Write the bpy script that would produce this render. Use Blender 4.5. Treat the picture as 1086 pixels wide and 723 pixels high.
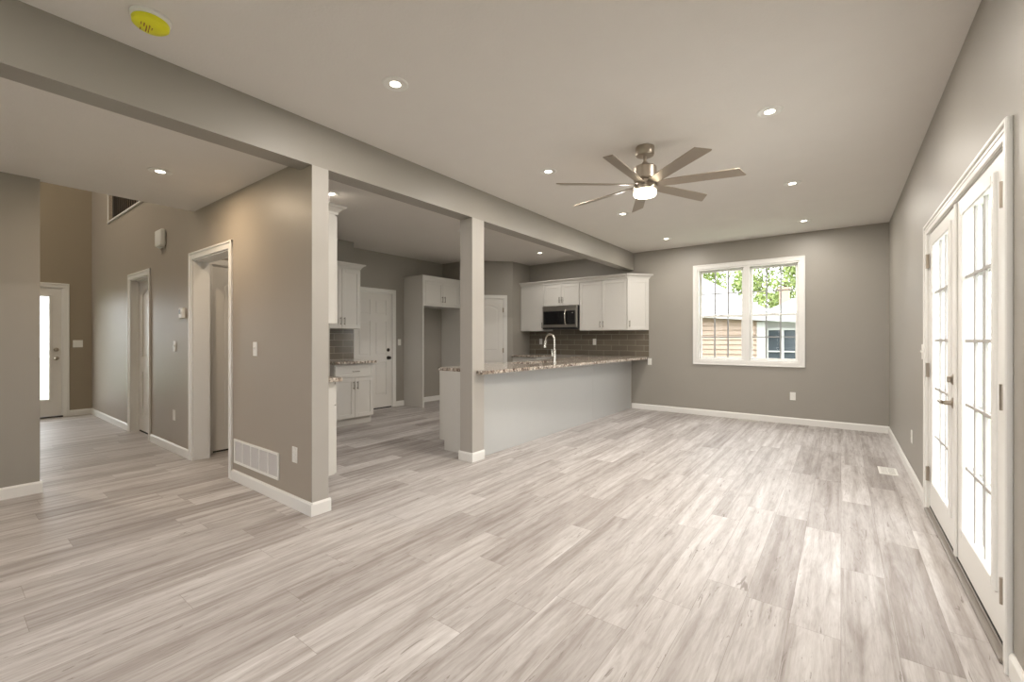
import bpy, bmesh, math, random
from mathutils import Vector, Matrix

for o in list(bpy.data.objects):
    bpy.data.objects.remove(o)
SC = bpy.context.scene
COL = SC.collection
PI = math.pi
R = math.radians

# ------------------------------------------------------------------ camera, world, exposure
cam_d = bpy.data.cameras.new('camera')
cam = bpy.data.objects.new('camera', cam_d)
COL.objects.link(cam)
cam.location = (0, 0, 1.235)
cam.rotation_euler = (PI/2, 0, .6447)
cam_d.sensor_width = 36
cam_d.lens = 464.0/1086*36
cam_d.shift_y = -2.7/1086
cam_d.clip_start = .05
cam_d.clip_end = 300
SC.camera = cam

SKY_STRENGTH = 6.5
SUN_STRENGTH = 2.5
LAMP_W = 14.0
KITCHEN_LAMP_W = 7.5
DINING_LAMP_W = 11
FAN_W = 10.0
SC.view_settings.view_transform = 'Standard'
SC.view_settings.look = 'None'
SC.view_settings.gamma = 1
SC.view_settings.exposure = 0.22
SC.view_settings.use_curve_mapping = False
SC.cycles.max_bounces = 10
SC.cycles.diffuse_bounces = 6
SC.cycles.glossy_bounces = 4
SC.cycles.transparent_max_bounces = 16
SC.cycles.sample_clamp_indirect = 8
SC.cycles.use_denoising = True

w = bpy.data.worlds.new('world')
SC.world = w
w.use_nodes = True
w.node_tree.nodes['Background'].inputs[0].default_value = (.965, .965, 1, 1)
w.node_tree.nodes['Background'].inputs[1].default_value = SKY_STRENGTH

sun_d = bpy.data.lights.new('sun', 'SUN')
sun_d.energy = SUN_STRENGTH
sun_d.angle = R(3)
sun_d.color = (1, .95, .88)
sun = bpy.data.objects.new('sun', sun_d)
COL.objects.link(sun)
sun.rotation_euler = (R(28), 0, R(20))     # high sun from the south, shining onto the neighbour's wall

# ------------------------------------------------------------------ materials
def mat(name, col, rough=.5, metal=0, spec=.5, emit=None, es=0):
    m = bpy.data.materials.new(name)
    m.use_nodes = True
    b = m.node_tree.nodes['Principled BSDF']
    b.inputs['Base Color'].default_value = (*col, 1)
    b.inputs['Roughness'].default_value = rough
    b.inputs['Metallic'].default_value = metal
    b.inputs['Specular IOR Level'].default_value = spec
    if emit:
        b.inputs['Emission Color'].default_value = (*emit, 1)
        b.inputs['Emission Strength'].default_value = es
    return m

def nn(m, t, **kw):
    n = m.node_tree.nodes.new(t)
    for k, v in kw.items():
        setattr(n, k, v)
    return n

def lk(m, a, b):
    m.node_tree.links.new(a, b)

def bsdf(m):
    return m.node_tree.nodes['Principled BSDF']

def mottled(name, col, rough, scale=6, amt=.04, bump=0, bscale=200, spec=.5):
    m = mat(name, col, rough, spec=spec)
    tc = nn(m, 'ShaderNodeTexCoord')
    n = nn(m, 'ShaderNodeTexNoise')
    n.inputs['Scale'].default_value = scale
    n.inputs['Detail'].default_value = 3
    lk(m, tc.outputs['Object'], n.inputs['Vector'])
    mr = nn(m, 'ShaderNodeMix', data_type='RGBA')
    mr.inputs[6].default_value = (*[c*(1-amt) for c in col], 1)
    mr.inputs[7].default_value = (*[min(1, c*(1+amt)) for c in col], 1)
    lk(m, n.outputs['Fac'], mr.inputs[0])
    lk(m, mr.outputs[2], bsdf(m).inputs['Base Color'])
    if bump:
        n2 = nn(m, 'ShaderNodeTexNoise')
        n2.inputs['Scale'].default_value = bscale
        n2.inputs['Detail'].default_value = 4
        lk(m, tc.outputs['Object'], n2.inputs['Vector'])
        bp = nn(m, 'ShaderNodeBump')
        bp.inputs['Strength'].default_value = bump
        bp.inputs['Distance'].default_value = .004
        lk(m, n2.outputs['Fac'], bp.inputs['Height'])
        lk(m, bp.outputs[0], bsdf(m).inputs['Normal'])
    return m

WALL = mottled('greige wall paint', (.325, .304, .268), .45, 4, .02, .12, 180, spec=.45)
CEIL = mottled('ceiling paint', (.74, .71, .67), .9, 5, .02, .5, 60, spec=.2)
MUNT = mat('pale grey glazing bar', (.42, .40, .38), .5)
WALLH = mottled('warm greige hall paint', (.37, .325, .27), .45, 4, .02, .12, 180, spec=.4)
WALL_LIT = mottled('greige lightened for door light', (.42, .395, .36), .45, 4, .02)  # wall colour raised to carry daylight from the french doors
TAN = mottled('tan entry wall paint', (.31, .26, .19), .5, 4, .02)
TRIM = mottled('white trim paint', (.78, .77, .74), .35, 8, .01)
CAB = mottled('white cabinet lacquer', (.66, .645, .61), .35, 8, .015)
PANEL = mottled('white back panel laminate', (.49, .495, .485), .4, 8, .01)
DOORM = mottled('white door paint', (.72, .70, .66), .4, 8, .01)
SHADOWGAP = mat('dark door gap shade', (.03, .028, .025), .8)  # near-black colour for the shade in door gaps
NICKEL = mat('brushed nickel', (.44, .385, .32), .34, 1)
PULLM = mat('dark nickel pull', (.20, .175, .145), .4, .9)
CHROME = mat('satin nickel faucet', (.72, .69, .62), .25, 1)
BLADEM = mat('brushed nickel blade', (.38, .33, .27), .38, .75)
BRONZE = mat('dark bronze hardware', (.06, .05, .04), .35, .9)
STEEL = mat('stainless steel', (.50, .48, .45), .3, 1)
BLACKG = mat('black glass', (.008, .008, .009), .06, 0, .6)
BLACK = mat('black plastic', (.02, .02, .02), .5)
PLAST = mat('white plastic', (.80, .79, .75), .4)
PLASTG = mat('grey plastic', (.55, .53, .49), .5)
GRIDM = mat('grey window grid', (.30, .30, .30), .5)
LOUVRE = mat('white louvre greyed for shade', (.60, .57, .55), .5)  # shading between the white slats is mixed into this grey
GRILLEBACK = mat('duct interior', (.24, .22, .21), .8)
LCD = mat('thermostat display', (.10, .12, .10), .2)
YELLOW = mat('yellow dust cover', (.80, .78, .02), .35)
YPRINT = mat('brown print', (.35, .16, .05), .6)
LENS = mat('lamp lens', (.9, .88, .8), .5, emit=(1, .90, .74), es=9)
FANLENS = mat('fan lamp glass', (.9, .88, .8), .4, emit=(1, .88, .68), es=7)
IRON = mat('dark iron', (.02, .016, .012), .5, .5)
ALU = mat('threshold aluminium', (.30, .27, .24), .4, .6)
CONC = mottled('patio concrete', (.62, .61, .58), .9, 3, .1)
GRASS = mottled('lawn', (.22, .26, .16), .95, 8, .35)
SIDING = mottled('tan vinyl siding', (.33, .245, .19), .6, 3, .03)
ROOFM = mottled('pale roof shingles', (.38, .38, .38), .9, 30, .15)
HWHITE = mat('exterior white paint', (.42, .42, .41), .6)
BRICKP = mottled('pale brick', (.34, .23, .17), .9, 30, .15)
BARK = mottled('bark', (.15, .11, .08), .9, 10, .3)
BLIND = mat('tan window blind', (.12, .08, .06), .8)

def leafmat(name, c):
    m = mottled(name, c, .6, 1.5, .35)
    b = bsdf(m)
    b.inputs['Transmission Weight'].default_value = 0
    return m
LEAF1 = leafmat('light green leaves', (.20, .25, .075))
LEAF2 = leafmat('blue green leaves', (.11, .18, .115))

def glassmat():
    m = bpy.data.materials.new('window glass')
    m.use_nodes = True
    nt = m.node_tree
    nt.nodes.remove(nt.nodes['Principled BSDF'])
    out = nt.nodes['Material Output']
    t = nt.nodes.new('ShaderNodeBsdfTransparent')
    t.inputs[0].default_value = (.96, .98, .97, 1)
    g = nt.nodes.new('ShaderNodeBsdfGlossy')
    g.inputs['Roughness'].default_value = .02
    fr = nt.nodes.new('ShaderNodeFresnel')
    fr.inputs[0].default_value = 1.18
    mx = nt.nodes.new('ShaderNodeMixShader')
    geo = nt.nodes.new('ShaderNodeNewGeometry')
    inv = nt.nodes.new('ShaderNodeMath'); inv.operation = 'SUBTRACT'; inv.inputs[0].default_value = 1
    nt.links.new(geo.outputs['Backfacing'], inv.inputs[1])
    mul = nt.nodes.new('ShaderNodeMath'); mul.operation = 'MULTIPLY'
    nt.links.new(inv.outputs[0], mul.inputs[0]); nt.links.new(fr.outputs[0], mul.inputs[1])
    nt.links.new(mul.outputs[0], mx.inputs[0])
    nt.links.new(t.outputs[0], mx.inputs[1])
    nt.links.new(g.outputs[0], mx.inputs[2])
    nt.links.new(mx.outputs[0], out.inputs[0])
    return m
GLASS = glassmat()

def math_node(m, op, a, b=None, c=None):
    n = nn(m, 'ShaderNodeMath', operation=op)
    for i, v in enumerate((a, b, c)):
        if v is None:
            continue
        if isinstance(v, (int, float)):
            n.inputs[i].default_value = v
        else:
            lk(m, v, n.inputs[i])
    return n.outputs[0]

def ramp(m, fac, stops):
    r = nn(m, 'ShaderNodeValToRGB')
    e = r.color_ramp.elements
    while len(e) < len(stops):
        e.new(.5)
    for i, (p, c) in enumerate(stops):
        e[i].position = p
        e[i].color = (*c, 1) if len(c) == 3 else c
    lk(m, fac, r.inputs[0])
    return r.outputs[0]

def floor_material():
    m = mat('grey oak vinyl planks', (.5, .46, .42), .5, spec=.32)
    tc = nn(m, 'ShaderNodeTexCoord')
    sp = nn(m, 'ShaderNodeSeparateXYZ')
    lk(m, tc.outputs['Object'], sp.inputs[0])
    X, Y = sp.outputs[0], sp.outputs[1]
    W_, L_ = .182, 1.22
    u = math_node(m, 'DIVIDE', X, W_)
    row = math_node(m, 'FLOOR', u)
    wn = nn(m, 'ShaderNodeTexWhiteNoise', noise_dimensions='1D')
    lk(m, row, wn.inputs['W'])
    v = math_node(m, 'ADD', math_node(m, 'DIVIDE', Y, L_), wn.outputs['Value'])
    colm = math_node(m, 'FLOOR', v)
    cid = nn(m, 'ShaderNodeCombineXYZ')
    lk(m, row, cid.inputs[0]); lk(m, colm, cid.inputs[1])
    wn2 = nn(m, 'ShaderNodeTexWhiteNoise', noise_dimensions='3D')
    lk(m, cid.outputs[0], wn2.inputs['Vector'])
    tone = wn2.outputs['Value']
    fu = math_node(m, 'FRACT', u); fv = math_node(m, 'FRACT', v)
    du = math_node(m, 'MULTIPLY', math_node(m, 'MINIMUM', fu, math_node(m, 'SUBTRACT', 1, fu)), W_)
    dv = math_node(m, 'MULTIPLY', math_node(m, 'MINIMUM', fv, math_node(m, 'SUBTRACT', 1, fv)), L_)
    dd = math_node(m, 'MINIMUM', du, dv)
    groove = math_node(m, 'LESS_THAN', dd, .0011)
    def noise(sx, sy, detail, rough=.55, dist=0, zoff=37.0):
        c = nn(m, 'ShaderNodeCombineXYZ')
        lk(m, math_node(m, 'MULTIPLY', X, sx), c.inputs[0])
        lk(m, math_node(m, 'MULTIPLY', Y, sy), c.inputs[1])
        lk(m, math_node(m, 'MULTIPLY', tone, zoff), c.inputs[2])
        n = nn(m, 'ShaderNodeTexNoise')
        n.inputs['Scale'].default_value = 1
        n.inputs['Detail'].default_value = detail
        n.inputs['Roughness'].default_value = rough
        n.inputs['Distortion'].default_value = dist
        lk(m, c.outputs[0], n.inputs['Vector'])
        return n.outputs['Fac']
    broad = noise(13, 1.6, 4, .62, 1.2)
    mid_ = noise(42, 4.5, 5, .65, 1.0, 53.0)
    fine = noise(210, 14, 3, .6, .2)
    crack = noise(24, 2.4, 5, .62, 2.6, 91.0)
    streak = noise(21, .5, 3, .55, .5, 71.0)
    base = ramp(m, broad, [(.28, (.375, .345, .33)), (.44, (.455, .432, .42)), (.58, (.515, .495, .485)), (.75, (.57, .552, .545))])
    m1 = nn(m, 'ShaderNodeMix', data_type='RGBA', blend_type='MULTIPLY')
    m1.inputs[0].default_value = .7
    lk(m, base, m1.inputs[6])
    lk(m, ramp(m, mid_, [(.30, (.76, .735, .72)), (.48, (.97, .965, .96)), (.7, (1.06, 1.06, 1.06))]), m1.inputs[7])
    fmix = nn(m, 'ShaderNodeMix', data_type='RGBA', blend_type='MULTIPLY')
    fmix.inputs[0].default_value = .5
    lk(m, m1.outputs[2], fmix.inputs[6])
    lk(m, ramp(m, fine, [(.3, (.78, .76, .75)), (.6, (1.0, 1.0, 1.0))]), fmix.inputs[7])
    smx = nn(m, 'ShaderNodeMix', data_type='RGBA', blend_type='MULTIPLY')
    smx.inputs[0].default_value = .85
    lk(m, fmix.outputs[2], smx.inputs[6])
    lk(m, ramp(m, streak, [(.34, (.74, .705, .68)), (.47, (.96, .95, .945)), (.62, (1.10, 1.10, 1.10))]), smx.inputs[7])
    tmix = nn(m, 'ShaderNodeMix', data_type='RGBA', blend_type='MULTIPLY')
    tmix.inputs[0].default_value = 1
    lk(m, smx.outputs[2], tmix.inputs[6])
    lk(m, ramp(m, tone, [(0, (.76, .735, .72)), (.22, (.86, .845, .835)), (.45, (.97, .965, .96)), (1, (1.08, 1.08, 1.08))]), tmix.inputs[7])
    cm = nn(m, 'ShaderNodeMix', data_type='RGBA')
    lk(m, ramp(m, crack, [(.0, (0, 0, 0)), (.64, (0, 0, 0)), (.675, (.75, .75, .75))]), cm.inputs[0])
    lk(m, tmix.outputs[2], cm.inputs[6])
    cm.inputs[7].default_value = (.20, .17, .15, 1)
    gm = nn(m, 'ShaderNodeMix', data_type='RGBA')
    lk(m, math_node(m, 'MULTIPLY', groove, .6), gm.inputs[0])
    lk(m, cm.outputs[2], gm.inputs[6])
    gm.inputs[7].default_value = (.20, .17, .15, 1)
    lk(m, gm.outputs[2], bsdf(m).inputs['Base Color'])
    bp = nn(m, 'ShaderNodeBump')
    bp.inputs['Strength'].default_value = .12
    bp.inputs['Distance'].default_value = .002
    lk(m, math_node(m, 'SUBTRACT', fine, groove), bp.inputs['Height'])
    lk(m, bp.outputs[0], bsdf(m).inputs['Normal'])
    return m
FLOOR = floor_material()

def granite():
    m = mat('speckled granite', (.4, .35, .3), .12, spec=.6)
    tc = nn(m, 'ShaderNodeTexCoord')
    n1 = nn(m, 'ShaderNodeTexNoise'); n1.inputs['Scale'].default_value = 9; n1.inputs['Detail'].default_value = 6
    n1.inputs['Distortion'].default_value = 1.5
    n2 = nn(m, 'ShaderNodeTexVoronoi'); n2.inputs['Scale'].default_value = 55
    n3 = nn(m, 'ShaderNodeTexNoise'); n3.inputs['Scale'].default_value = 40; n3.inputs['Detail'].default_value = 4
    for n in (n1, n2, n3):
        lk(m, tc.outputs['Object'], n.inputs['Vector'])
    a = ramp(m, n1.outputs['Fac'], [(.32, (.15, .11, .09)), (.44, (.42, .36, .31)), (.55, (.64, .60, .55)), (.66, (.30, .26, .23)), (.78, (.72, .70, .66))])
    b = ramp(m, n3.outputs['Fac'], [(.38, (.10, .07, .06)), (.5, (.8, .76, .7)), (.62, (1.15, 1.1, 1.05))])
    mx = nn(m, 'ShaderNodeMix', data_type='RGBA', blend_type='MULTIPLY')
    mx.inputs[0].default_value = .8
    lk(m, a, mx.inputs[6]); lk(m, b, mx.inputs[7])
    mx2 = nn(m, 'ShaderNodeMix', data_type='RGBA')
    lk(m, ramp(m, n2.outputs['Color'], [(.80, (0, 0, 0)), (.86, (.8, .8, .8))]), mx2.inputs[0])
    lk(m, mx.outputs[2], mx2.inputs[6])
    mx2.inputs[7].default_value = (.80, .76, .70, 1)
    lk(m, mx2.outputs[2], bsdf(m).inputs['Base Color'])
    return m
GRANITE = granite()

def tilemat(name, axis):
    m = mat(name, (.16, .14, .11), .18, spec=.5)
    tc = nn(m, 'ShaderNodeTexCoord')
    sp = nn(m, 'ShaderNodeSeparateXYZ'); lk(m, tc.outputs['Object'], sp.inputs[0])
    c = nn(m, 'ShaderNodeCombineXYZ')
    lk(m, sp.outputs[axis], c.inputs[0]); lk(m, math_node(m, 'SUBTRACT', sp.outputs[2], .915), c.inputs[1])
    b = nn(m, 'ShaderNodeTexBrick')
    b.inputs['Scale'].default_value = 1
    b.inputs['Brick Width'].default_value = .305
    b.inputs['Row Height'].default_value = .0985
    b.inputs['Mortar Size'].default_value = .0025
    b.inputs['Mortar Smooth'].default_value = .1
    b.inputs['Color1'].default_value = (.175, .15, .115, 1)
    b.inputs['Color2'].default_value = (.135, .115, .088, 1)
    b.inputs['Mortar'].default_value = (.42, .39, .34, 1)
    lk(m, c.outputs[0], b.inputs['Vector'])
    lk(m, b.outputs['Color'], bsdf(m).inputs['Base Color'])
    bp = nn(m, 'ShaderNodeBump', invert=True)
    bp.inputs['Strength'].default_value = .5; bp.inputs['Distance'].default_value = .002
    lk(m, b.outputs['Fac'], bp.inputs['Height'])
    lk(m, bp.outputs[0], bsdf(m).inputs['Normal'])
    return m
TILEX = tilemat('taupe subway tile back', 0)
TILEY = tilemat('taupe subway tile side', 1)

# ------------------------------------------------------------------ mesh helpers
class MB:
    def __init__(s):
        s.bm = bmesh.new()
    def _merge(s, b2, M=None):
        if M is not None:
            b2.transform(M)
        me = bpy.data.meshes.new('tmp')
        b2.to_mesh(me); b2.free()
        s.bm.from_mesh(me)
        bpy.data.meshes.remove(me)
    def box(s, x0, x1, y0, y1, z0, z1, bev=0, seg=1, M=None):
        b = bmesh.new()
        bmesh.ops.create_cube(b, size=1)
        b.transform(Matrix.Translation(((x0+x1)/2, (y0+y1)/2, (z0+z1)/2)) @ Matrix.Diagonal((abs(x1-x0), abs(y1-y0), abs(z1-z0), 1)))
        if bev:
            bmesh.ops.bevel(b, geom=list(b.edges), offset=bev, segments=seg, affect='EDGES', profile=.5)
        s._merge(b, M)
        return s
    def prism(s, pts, axis, a0, a1, bev=0, M=None):
        """pts: 2D outline; axis 'x': pts are (y,z); 'y': (x,z); 'z': (x,y)"""
        b = bmesh.new()
        def P(p, a):
            return {'x': (a, p[0], p[1]), 'y': (p[0], a, p[1]), 'z': (p[0], p[1], a)}[axis]
        v0 = [b.verts.new(P(p, a0)) for p in pts]
        v1 = [b.verts.new(P(p, a1)) for p in pts]
        b.faces.new(v0); b.faces.new(list(reversed(v1)))
        n = len(pts)
        for i in range(n):
            b.faces.new((v0[i], v1[i], v1[(i+1) % n], v0[(i+1) % n]))
        bmesh.ops.recalc_face_normals(b, faces=b.faces)
        if bev:
            es = [e for e in b.edges if e.calc_face_angle(0) > R(30)]
            bmesh.ops.bevel(b, geom=es, offset=bev, segments=1, affect='EDGES')
        s._merge(b, M)
        return s
    def lathe(s, prof, c=(0, 0, 0), seg=32, M=None):
        """prof: list of (r, z)"""
        b = bmesh.new()
        rings = []
        for r, z in prof:
            if r < 1e-6:
                rings.append([b.verts.new((0, 0, z))])
            else:
                rings.append([b.verts.new((r*math.cos(2*PI*k/seg), r*math.sin(2*PI*k/seg), z)) for k in range(seg)])
        for a, d in zip(rings, rings[1:]):
            for k in range(seg):
                k2 = (k+1) % seg
                if len(a) == 1 and len(d) == 1:
                    continue
                if len(a) == 1:
                    b.faces.new((a[0], d[k], d[k2]))
                elif len(d) == 1:
                    b.faces.new((a[k], a[k2], d[0]))
                else:
                    b.faces.new((a[k], a[k2], d[k2], d[k]))
        if len(rings[0]) > 1:
            b.faces.new(rings[0])
        if len(rings[-1]) > 1:
            b.faces.new(list(reversed(rings[-1])))
        bmesh.ops.recalc_face_normals(b, faces=b.faces)
        b.transform(Matrix.Translation(c))
        s._merge(b, M)
        return s
    def tube(s, pts, r, seg=12, M=None):
        pts = [Vector(p) for p in pts]
        rs = r if isinstance(r, (list, tuple)) else [r]*len(pts)
        b = bmesh.new()
        rings = []
        up = None
        for i, p in enumerate(pts):
            t = (pts[min(i+1, len(pts)-1)] - pts[max(i-1, 0)]).normalized()
            if up is None:
                up = Vector((0, 0, 1)) if abs(t.z) < .9 else Vector((1, 0, 0))
            a = t.cross(up).normalized()
            up = a.cross(t).normalized()
            rings.append([b.verts.new(p + rs[i]*(math.cos(2*PI*k/seg)*a + math.sin(2*PI*k/seg)*up)) for k in range(seg)])
        for q, d in zip(rings, rings[1:]):
            for k in range(seg):
                b.faces.new((q[k], q[(k+1) % seg], d[(k+1) % seg], d[k]))
        b.faces.new(rings[0]); b.faces.new(list(reversed(rings[-1])))
        bmesh.ops.recalc_face_normals(b, faces=b.faces)
        s._merge(b, M)
        return s
    def build(s, name, m, parent=None, smooth=False, loc=None, kind=None):
        me = bpy.data.meshes.new(name)
        s.bm.to_mesh(me); s.bm.free()
        me.materials.append(m)
        if smooth:
            for p in me.polygons:
                p.use_smooth = True
            try:
                me.set_sharp_from_angle(angle=R(35))
            except Exception:
                pass
        o = bpy.data.objects.new(name, me)
        COL.objects.link(o)
        if parent:
            o.parent = parent
        if loc:
            o.location = loc
        if kind:
            o['kind'] = kind
        return o

def thing(name, label, cat, loc=(0, 0, 0), rz=0, group=None):
    o = bpy.data.objects.new(name, None)
    COL.objects.link(o)
    o.empty_display_size = .1
    o.location = loc
    o.rotation_euler = (0, 0, rz)
    o['label'] = label
    o['category'] = cat
    if group:
        o['group'] = group
    return o

def tag(o, label, cat, group=None):
    o['label'] = label; o['category'] = cat
    if group:
        o['group'] = group
    return o

def sroot(name, label, cat, loc=(0, 0, 0), rz=0):
    o = thing(name, label, cat, loc, rz)
    o['kind'] = 'structure'
    return o

def struct(name, mb, m, label, cat):
    o = mb.build(name, m)
    o['kind'] = 'structure'; o['label'] = label; o['category'] = cat
    return o

def dup(root, loc, rz, label, group=None):
    r = root.copy(); COL.objects.link(r)
    r.location = loc; r.rotation_euler = (0, 0, rz); r['label'] = label
    if group:
        r['group'] = group
    for ch in list(root.children):
        c = ch.copy(); COL.objects.link(c); c.parent = r
        for g in ch.children:
            d = g.copy(); COL.objects.link(d); d.parent = c
    return r

# ------------------------------------------------------------------ dimensions
H = 2.747; HL = 2.51
XR = .502; YB = 7.493
XB0, XB1 = -3.105, -2.94
YS0, YS1 = 1.596, 1.719
XF = -9.826
YREAR = -3.2
XK, XJ = -6.48, -6.12
XPW = -5.17

# ------------------------------------------------------------------ floor and ceilings
f = MB(); f.box(XF-.15, XR+.02, YREAR-.1, YB+.02, -.12, 0)
struct('floor', f, FLOOR, 'light grey oak plank floor running through all the rooms', 'floor')
c = MB(); c.box(XB1, XR+.12, YREAR-.1, YB+.12, H, H+.12)
struct('ceiling', c, CEIL, 'off-white textured ceiling over the living room with the fan', 'ceiling')
c = MB(); c.box(-6.62, XB0, YS1, YB+.12, H, H+.12)
struct('ceiling_kitchen', c, CEIL, 'off-white kitchen ceiling behind the long beam', 'ceiling')
c = MB(); c.box(-5.2, XB0, YREAR-.1, YS0, HL, HL+.12)
struct('ceiling_dining', c, CEIL, 'lower off-white ceiling left of the beam with one recessed light', 'ceiling')
c = MB(); c.box(-12.1, -5.2, YREAR-.1, 4.6, 5.3, 5.4)
struct('ceiling_foyer', c, CEIL, 'high ceiling over the two-storey entry hall', 'ceiling')

# beam and column
b = MB(); b.box(XB0, XB1, YREAR, YB, 2.443, H+.05)
struct('beam', b, WALL, 'long greige painted beam across the room at the ceiling', 'beam')
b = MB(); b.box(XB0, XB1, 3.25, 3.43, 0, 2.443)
struct('column', b, WALL_LIT, 'greige square column standing at the end of the peninsula', 'column')  # door light on the column is put into its lighter colour

# ------------------------------------------------------------------ walls
FD0, FD1, FDZ = 2.44, 4.31, 2.0            # french door opening (y range, height)
wl = MB()
wl.box(XR, XR+.14, YREAR, FD0, 0, H).box(XR, XR+.14, FD1, YB+.14, 0, H).box(XR, XR+.14, FD0, FD1, FDZ, H)
struct('wall_right', wl, WALL, 'greige wall on the right holding the french doors', 'wall')

WX0, WX1, WZ0, WZ1 = -1.862, -.474, .885, 2.35
wl = MB()
wl.box(-6.62, WX0, YB, YB+.14, 0, H).box(WX1, XR, YB, YB+.14, 0, H)
wl.box(WX0, WX1, YB, YB+.14, 0, WZ0).box(WX0, WX1, YB, YB+.14, WZ1, H)
struct('wall_back', wl, WALL, 'greige back wall with the white double window', 'wall')

# hall wall (long): two doorways and the upstairs opening
D1a, D1b, D1z = -7.52, -6.705, 2.01
D2a, D2b, D2z = -5.235, -4.33, 2.03
wl = MB()
wl.box(XF, D1a, YS0, YS1, 0, 2.94).box(D1b, D2a, YS0, YS1, 0, 2.94).box(D2b, XB1-.005, YS0, YS1, 0, 2.443)
wl.box(D1a, D1b, YS0, YS1, D1z, 2.94).box(D2a, D2b, YS0, YS1, D2z, 2.94)
wl.box(D2b, XB0, YS0, YS1, 2.443, 2.94)
wl.box(XF, -8.70, YS0, YS1, 2.94, 5.3).box(-8.70, -5.2, YS0, YS1, 4.9, 5.3)
struct('wall_hall', wl, WALLH, 'long greige wall with two doorways and the air return grille', 'wall')

c = MB(); c.box(XB1-.005, XB1, YS0, YS1, 0, 2.443)  # thin added cap, its pale colour stands in for door light
struct('wall_end_lit', c, WALL_LIT, 'added cap on the hall wall end, coloured lighter for door light', 'wall end')

# foyer far wall with front door opening and upper window
FY0, FY1, FZ = .33, 1.262, 2.03
wl = MB()
wl.box(XF-.14, XF, YREAR, FY0, 0, 5.3).box(XF-.14, XF, FY1, YS1, 0, 5.3)
wl.box(XF-.14, XF, FY0, FY1, FZ, 5.3)
struct('wall_foyer', wl, TAN, 'brownish greige entry wall holding the front door', 'wall')
wl = MB(); wl.box(-5.255, -5.135, YREAR, .53, 0, HL)
struct('wall_left', wl, WALL, 'greige wall end at the left edge of the room', 'wall')
wl = MB(); wl.box(-5.2, -5.1, YREAR, YS0, HL+.12, 5.3)
struct('wall_upper', wl, WALL, 'greige upstairs wall above the dining ceiling', 'wall')
# foyer side wall behind the left wall, with a tall window opening
wl = MB()
wl.box(XF, -9.5, YREAR-.12, YREAR, 0, 5.3).box(-8.1, -5.2, YREAR-.12, YREAR, 0, 5.3)
wl.box(-9.5, -8.1, YREAR-.12, YREAR, 0, 3.4).box(-9.5, -8.1, YREAR-.12, YREAR, 4.5, 5.3)
struct('wall_front', wl, WALL, 'greige entry wall with tall window behind the left wall', 'wall')
# rear wall behind the camera with wide windows
wl = MB()
wl.box(-5.2, -4.6, YREAR-.12, YREAR, 0, H).box(-3.6, -1.9, YREAR-.12, YREAR, 0, H).box(-.3, XR+.14, YREAR-.12, YREAR, 0, H)
wl.box(-4.6, -3.6, YREAR-.12, YREAR, 0, .9).box(-4.6, -3.6, YREAR-.12, YREAR, 2.2, H)
wl.box(-1.9, -.3, YREAR-.12, YREAR, 0, .8).box(-1.9, -.3, YREAR-.12, YREAR, 2.3, H)
struct('wall_rear', wl, WALL, 'greige wall behind the camera with wide windows', 'wall')
# kitchen left walls
wl = MB()
wl.box(XJ-.12, XJ, YS1, 4.0, 0, H)
struct('wall_jog', wl, WALL, 'greige kitchen wall behind the small base cabinet', 'wall')
KD0, KD1, KDZ = 4.195, 5.02, 2.04
wl = MB()
wl.box(XK-.14, XK, 3.88, KD0, 0, H).box(XK-.14, XK, KD1, YB, 0, H).box(XK-.14, XK, KD0, KD1, KDZ, H)
wl.box(XK, XJ-.12, 3.88, 4.0, 0, H)
struct('wall_kitchen', wl, WALL, 'greige kitchen wall holding the six panel door', 'wall')
# corner pantry: side wall, diagonal wall (door opening), return wall
wl = MB()
wl.box(XK, -5.80, 6.27, 6.36, 0, H)
wl.box(XPW-.09, XPW, 6.90, YB, 0, H)
DL = math.hypot(.62, .62)
MD = Matrix.Translation((-5.80, 6.27, 0)) @ Matrix.Rotation(R(45), 4, 'Z')   # local x runs along the diagonal
LD = math.hypot(XPW+5.80, 6.90-6.27)
PD0, PD1 = .075, .685
PD1 = LD-.205+.03; PD0 = PD1-.62
wl.box(0, PD0, 0, .09, 0, H, M=MD).box(PD1, LD, 0, .09, 0, H, M=MD).box(PD0, PD1, 0, .09, 2.02, H, M=MD)
struct('wall_pantry', wl, WALL, 'greige corner pantry walls with the diagonal door wall', 'wall')
# small room behind the second doorway
wl = MB()
VD0, VD1 = 1.815, 2.36
wl.box(-5.52, -5.40, YS1, VD0, 0, H).box(-5.52, -5.40, VD1, 2.40, 0, H).box(-5.52, -5.40, VD0, VD1, 2.03, H)
wl.box(-5.52, -4.22, 2.40, 2.48, 0, H).box(-4.30, -4.22, YS1, 2.40, 0, H)
struct('wall_vestibule', wl, WALL, 'greige walls of the small passage behind the wide doorway', 'wall')
c = MB(); c.box(-5.40, -4.30, YS1, 2.40, H-.25, H-.05)
struct('ceiling_vestibule', c, CEIL, 'low ceiling of the small passage behind the wide doorway', 'ceiling')
# upstairs landing behind the opening
wl = MB(); wl.box(-12.1, -12.0, YS1, 3.5, 2.9, 5.3).box(-12.0, -5.2, 3.4, 3.5, 2.9, 5.3).box(-12.0, XF, YS0, YS1, 2.9, 5.3).box(-5.2, -5.1, YS0, 3.5, 2.94, 5.3)
struct('wall_landing', wl, mat('tan landing wall paint', (.52, .40, .26), .6), 'tan walls of the upstairs landing seen through the opening', 'wall')
c = MB(); c.box(-12.0, -5.2, YS1, 3.4, 2.80, 2.9)
struct('floor_landing', c, TRIM, 'upstairs landing floor behind the opening', 'floor')

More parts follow.
